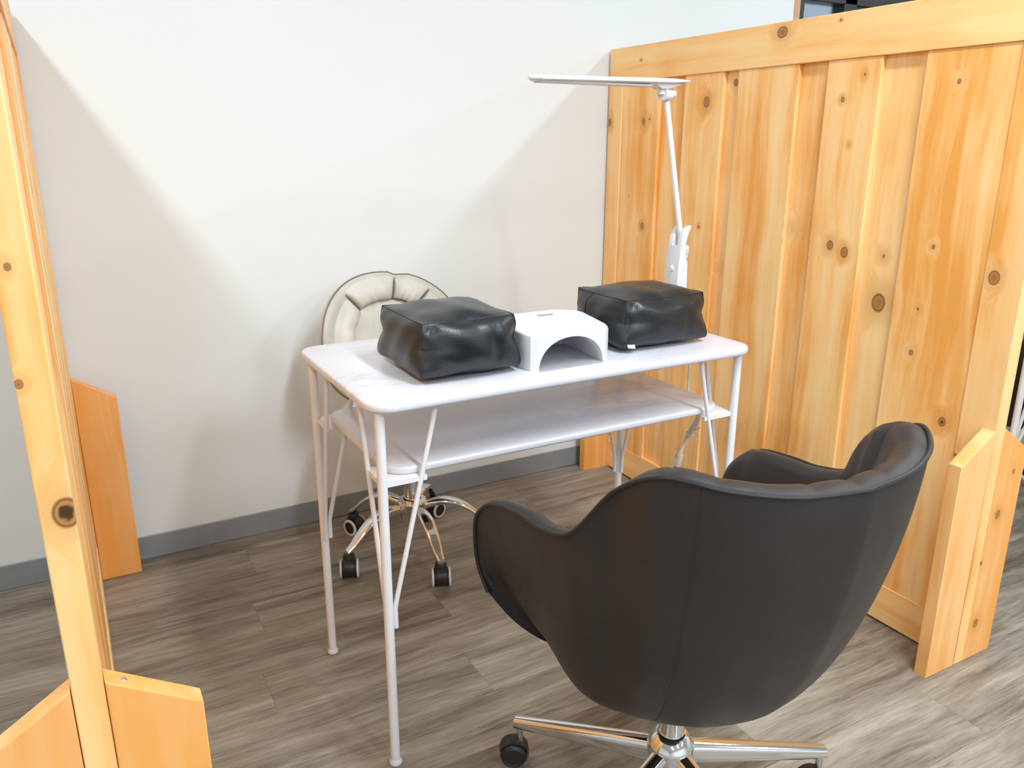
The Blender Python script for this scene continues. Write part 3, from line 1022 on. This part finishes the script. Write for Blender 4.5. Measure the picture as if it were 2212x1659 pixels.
    for i in range(41):
        a = 2 * PI * i / 40
        row = []
        for (k, z) in ((0.0, .497), (.5, .496), (.8, .491), (.93, .484), (1.0, .468), (1.0, .452), (.96, .432), (.8, .428), (0.0, .428)):
            e = 0.55
            ca, sa = math.cos(a), math.sin(a)
            row.append(V((0.188 * k * math.copysign(abs(ca) ** e, ca), 0.012 + 0.178 * k * math.copysign(abs(sa) ** e, sa), z)))
        P.append(row)
    add_grid(bm, P)
    bmesh.ops.remove_doubles(bm, verts=bm.verts, dist=1e-6)
    sc = obj('seat_cushion', bm, M['brown_leather'], root, ang=60)
    ring = []
    for i in range(80):
        a = 2 * PI * i / 80
        ca, sa = math.cos(a), math.sin(a)
        ring.append(V((0.1875 * math.copysign(abs(ca) ** .55, ca), 0.012 + 0.1775 * math.copysign(abs(sa) ** .55, sa), .470)))
    obj('seat_piping', tube(ring, 0.003, 8, closed=True), M['brown_piping'], sc)
    # column and base
    obj('column', lathe([(0.0, ZB), (0.022, ZB), (0.022, 0.19), (0.0215, 0.15), (0.0, 0.15)], 28, loc=BASE_OFF), M['chrome'], root)
    obj('under_plate', box((-0.055, -0.045, ZB - 0.014), (0.055, 0.055, ZB - 0.005), 0.003), M['black_plastic'], root)
    hub = obj('hub', lathe([(0.0, 0.182), (0.0245, 0.182), (0.027, 0.181), (0.040, 0.163), (0.0415, 0.157), (0.039, 0.120), (0.034, 0.100), (0.0, 0.100)], 36, loc=BASE_OFF), M['chrome'], root)
    return root

def tub_base(root, a0):
    for k in range(5):
        a = a0 + k * 2 * PI / 5
        d = V((math.cos(a), math.sin(a), 0)); n = V((-d.y, d.x, 0))
        b = bmesh.new()
        P = []
        for i in range(13):
            t = i / 12
            r = 0.030 + (0.304 - 0.030) * t
            top = 0.160 - 0.056 * t
            hh = 0.024 - 0.0125 * t
            wd = 0.0175 - 0.006 * t
            row = []
            for j in range(16):
                q = 2 * PI * j / 16
                cq, sq = math.cos(q), math.sin(q)
                row.append(BASE_OFF + d * r + n * (wd * math.copysign(abs(cq) ** .75, cq)) + V((0, 0, top - hh + hh * math.copysign(abs(sq) ** .75, sq))))
            P.append(row)
        vs = add_grid(b, P, close_v=True)
        b.faces.new(vs[0]); b.faces.new(list(reversed(vs[-1])))
        obj('base_arm', b, M['chrome'], root)
        cst, p = caster_brown(root, a, 0.295)
        twin_wheels(cst, p, math.radians((-31, 80, 200, -22, 120)[k]) - RZ, 0.0262, 0.021)
CH = (0.809, -1.4836, 0)
RZ = math.radians(-4.0)
chair = tub_chair('dark brown faux leather tub chair facing the white table', CH, RZ)
tub_base(chair, math.radians(125) - RZ)

# ------------------------------------------------------------------ taupe padded chair behind the table
def taupe_chair():
    C = V((0.805, -0.325, 0))
    root = thing('padded_task_chair', 'taupe padded swivel chair with chrome base against the white wall', 'chair', C, PI)
    # local: the sitter faces +y (towards the viewer after the half turn), back at -y
    W_, ZC, HH = 0.216, 0.619, 0.190
    yb = -0.165
    def surf(u, v, off=0.0):
        """u,v in the disc; curved shell, hugging the sitter"""
        x = u * W_
        z = ZC + v * HH
        y = yb + 0.085 * u * u - 0.035 * max(0, v) + 0.05 * max(0, -v) ** 2
        n = V((-0.8 * u, 1.0, -0.25 * v)).normalized()
        return V((x, y, z)) + n * off
    def disc(r, a):
        ca, sa = math.cos(a), math.sin(a)
        e = 0.88
        dg = math.degrees(math.atan2(sa, ca))
        r = r * (1 - 0.045 * math.exp(-((dg - 101.5) / 4.5) ** 2) * max(0, r) ** 4)
        return r * math.copysign(abs(ca) ** e, ca), r * math.copysign(abs(sa) ** e, sa)
    # shell
    bm = bmesh.new()
    NA = 72
    P = []
    for (r, off) in ((0.0, -0.022), (0.5, -0.022), (0.85, -0.020), (0.96, -0.014), (1.0, -0.004), (1.0, 0.010), (0.975, 0.017), (0.9, 0.016), (0.5, 0.012), (0.0, 0.012)):
        P.append([surf(*disc(r, 2 * PI * k / NA), off) for k in range(NA)])
    add_grid(bm, P, close_v=True)
    bmesh.ops.remove_doubles(bm, verts=bm.verts, dist=1e-6)
    obj('backrest_shell', bm, M['taupe_shell'], root, ang=60)
    rim = [surf(*disc(1.006, 2 * PI * k / NA), 0.004) for k in range(NA)]
    obj('shell_piping', tube(rim, 0.0020, 8, closed=True), M['taupe_seam'], root)
    # padded ring sections around a flat centre pad
    def pad(name, a0, a1, r0, r1, thick, pinch, seed, n=36, m=12):
        bm = bmesh.new()
        P = []
        for i in range(n + 1):
            t = i / n
            a = math.radians(a0 + (a1 - a0) * t)
            row = []
            for j in range(m + 1):
                s = j / m
                r = r0 + (r1 - r0) * s
                env = (max(0, 4 * s * (1 - s))) ** .45 * (max(0, 1 - (2 * t - 1) ** 6)) ** .5
                wr = 0.10 * math.sin(t * 26 + seed) * (1 - s) ** 1.5 + 0.06 * math.sin(t * 15 + 2 * seed)
                row.append(surf(*disc(r, a), 0.012 + thick * env * (1 + wr * pinch)))
            P.append(row)
        add_grid(bm, P)
        return obj(name, bm, M['taupe_leather'], root, ang=70)
    # in local x the viewer's left is +x, so angles run mirrored
    pad('top_roll', 53, 99.5, 0.60, 0.97, 0.034, 0.9, 0.4)
    pad('top_roll', 100, 131, 0.62, 0.965, 0.032, 0.7, 2.1)
    pad('side_bolster', -24, 52.5, 0.56, 0.865, 0.036, 0.6, 1.2)
    pad('side_bolster', 131.5, 204, 0.58, 0.93, 0.036, 0.6, 3.0)
    bm = bmesh.new()
    P = []
    for i in range(13):
        r = i / 12
        P.append([surf(*disc(r * .63, 2 * PI * k / NA), 0.012 + 0.018 * (1 - r ** 4) + 0.0012 * math.sin(40 * math.cos(2 * PI * k / NA) * r)) for k in range(NA)])
    add_grid(bm, P, close_v=True)
    bmesh.ops.remove_doubles(bm, verts=bm.verts, dist=1e-6)
    obj('back_pad', bm, M['taupe_leather'], root, ang=70)
    seams = bmesh.new()
    for (a, r0, r1) in ((52.8, .58, .92), (99.8, .6, .98), (131.3, .6, .95)):
        add_tube(seams, [surf(*disc(r0 + (r1 - r0) * k / 10, math.radians(a)), 0.014 + .01 * math.sin(PI * k / 10)) for k in range(11)], 0.0022, 6)
    add_tube(seams, [surf(*disc(.62, math.radians(-18 + 216 * k / 60)), 0.016) for k in range(61)], 0.0022, 6)
    obj('pad_seam', seams, M['taupe_seam'], root)
    # seat
    bm = bmesh.new()
    P = []
    for i in range(49):
        a = 2 * PI * i / 48
        ca, sa = math.cos(a), math.sin(a)
        row = []
        for (k, z) in ((0, .478), (.6, .476), (.88, .468), (.98, .452), (1.0, .435), (.97, .415), (.85, .405), (0, .405)):
            row.append(V((0.19 * k * math.copysign(abs(ca) ** .7, ca), 0.03 + 0.185 * k * math.copysign(abs(sa) ** .7, sa), z)))
        P.append(row)
    add_grid(bm, P)
    bmesh.ops.remove_doubles(bm, verts=bm.verts, dist=1e-6)
    obj('seat', bm, M['taupe_leather'], root, ang=60)
    obj('under_plate', box((-.08, -.06, .385), (.08, .10, .406), 0.004), M['black_plastic'], root)
    obj('column', lathe([(0, .39), (0.0135, .39), (0.0135, .27), (0.0225, .268), (0.0225, .145), (0, .145)], 26), M['chrome'], root)
    obj('hub', lathe([(0.026, .166), (0.041, .163), (0.043, .158), (0.040, .150), (0.037, .118), (0.033, .100), (0.0, .100)], 30), M['chrome'], root)
    for k in range(5):
        a = math.radians(195 + 72 * k) - PI
        d = V((math.cos(a), math.sin(a), 0)); n = V((-d.y, d.x, 0))
        b = bmesh.new()
        P = []
        for i in range(19):
            t = i / 18
            r = 0.028 + 0.205 * t
            zc = 0.139 + 0.022 * math.sin(PI * min(1, t * 1.1)) - 0.068 * t ** 2.2
            wd = 0.0125 + 0.008 * math.sin(PI * t ** 1.1) - 0.002 * t
            hh = 0.012 - 0.003 * t
            row = []
            for j in range(16):
                q = 2 * PI * j / 16
                cq, sq = math.cos(q), math.sin(q)
                row.append(d * r + n * (wd * math.copysign(abs(cq) ** .8, cq)) + V((0, 0, zc + hh * math.copysign(abs(sq) ** .8, sq))))
            P.append(row)
        vs = add_grid(b, P, close_v=True)
        b.faces.new(vs[0]); b.faces.new(list(reversed(vs[-1])))
        obj('base_arm', b, M['chrome'], root)
        x = d * 0.226
        cs = bmesh.new()
        sw = math.radians((250, 249, 300, 20, 296)[k]) - PI
        dd = V((math.cos(sw), math.sin(sw), 0)); aa = V((-dd.y, dd.x, 0))
        c = x + dd * 0.006 + V((0, 0, 0.0255))
        # hood block around the wheels
        add_lathe(cs, [(0.0, .035), (0.0165, .035), (0.0165, .062), (0.014, .068), (0, .068)], 18, loc=x)
        add_lathe(cs, [(0.0, -.0155), (.0265, -.0155), (.0275, -.012), (.0275, .012), (.0265, .0155), (0, .0155)], 26, loc=c + V((0, 0, .004)), axis=aa)
        cst = obj('caster', cs, M['black_plastic'], root)
        for s in (-1, 1):
            b = bmesh.new()
            add_lathe(b, [(0, .0165), (.026, .0165), (.026, .0215), (.024, .0235), (0, .0235)], 26, loc=c, axis=aa * s)
            wl = obj('wheel', b, M['black_plastic'], cst)
            b = bmesh.new()
            add_lathe(b, [(.0195, .0225), (.0262, .0205), (.0268, .0225), (.0245, .0255), (.0195, .0255), (.0195, .0225)], 26, loc=c, axis=aa * s)
            r_ = obj('wheel_ring', b, M['white_plastic'], cst)
            r_['label'] = 'white wheel ring'
    return root
taupe_chair()

# ------------------------------------------------------------------ next booth, glimpsed past the right partition
dup(table, (0.8514 + 1.863, -0.9161 - 0.474, 0), 0, 'white nail table leg glimpsed past the right partition, at the photo edge')
dup(chair, (2.72, -0.98, 0), math.radians(176), 'dark tub chair glimpsed past the right partition, at the photo edge')
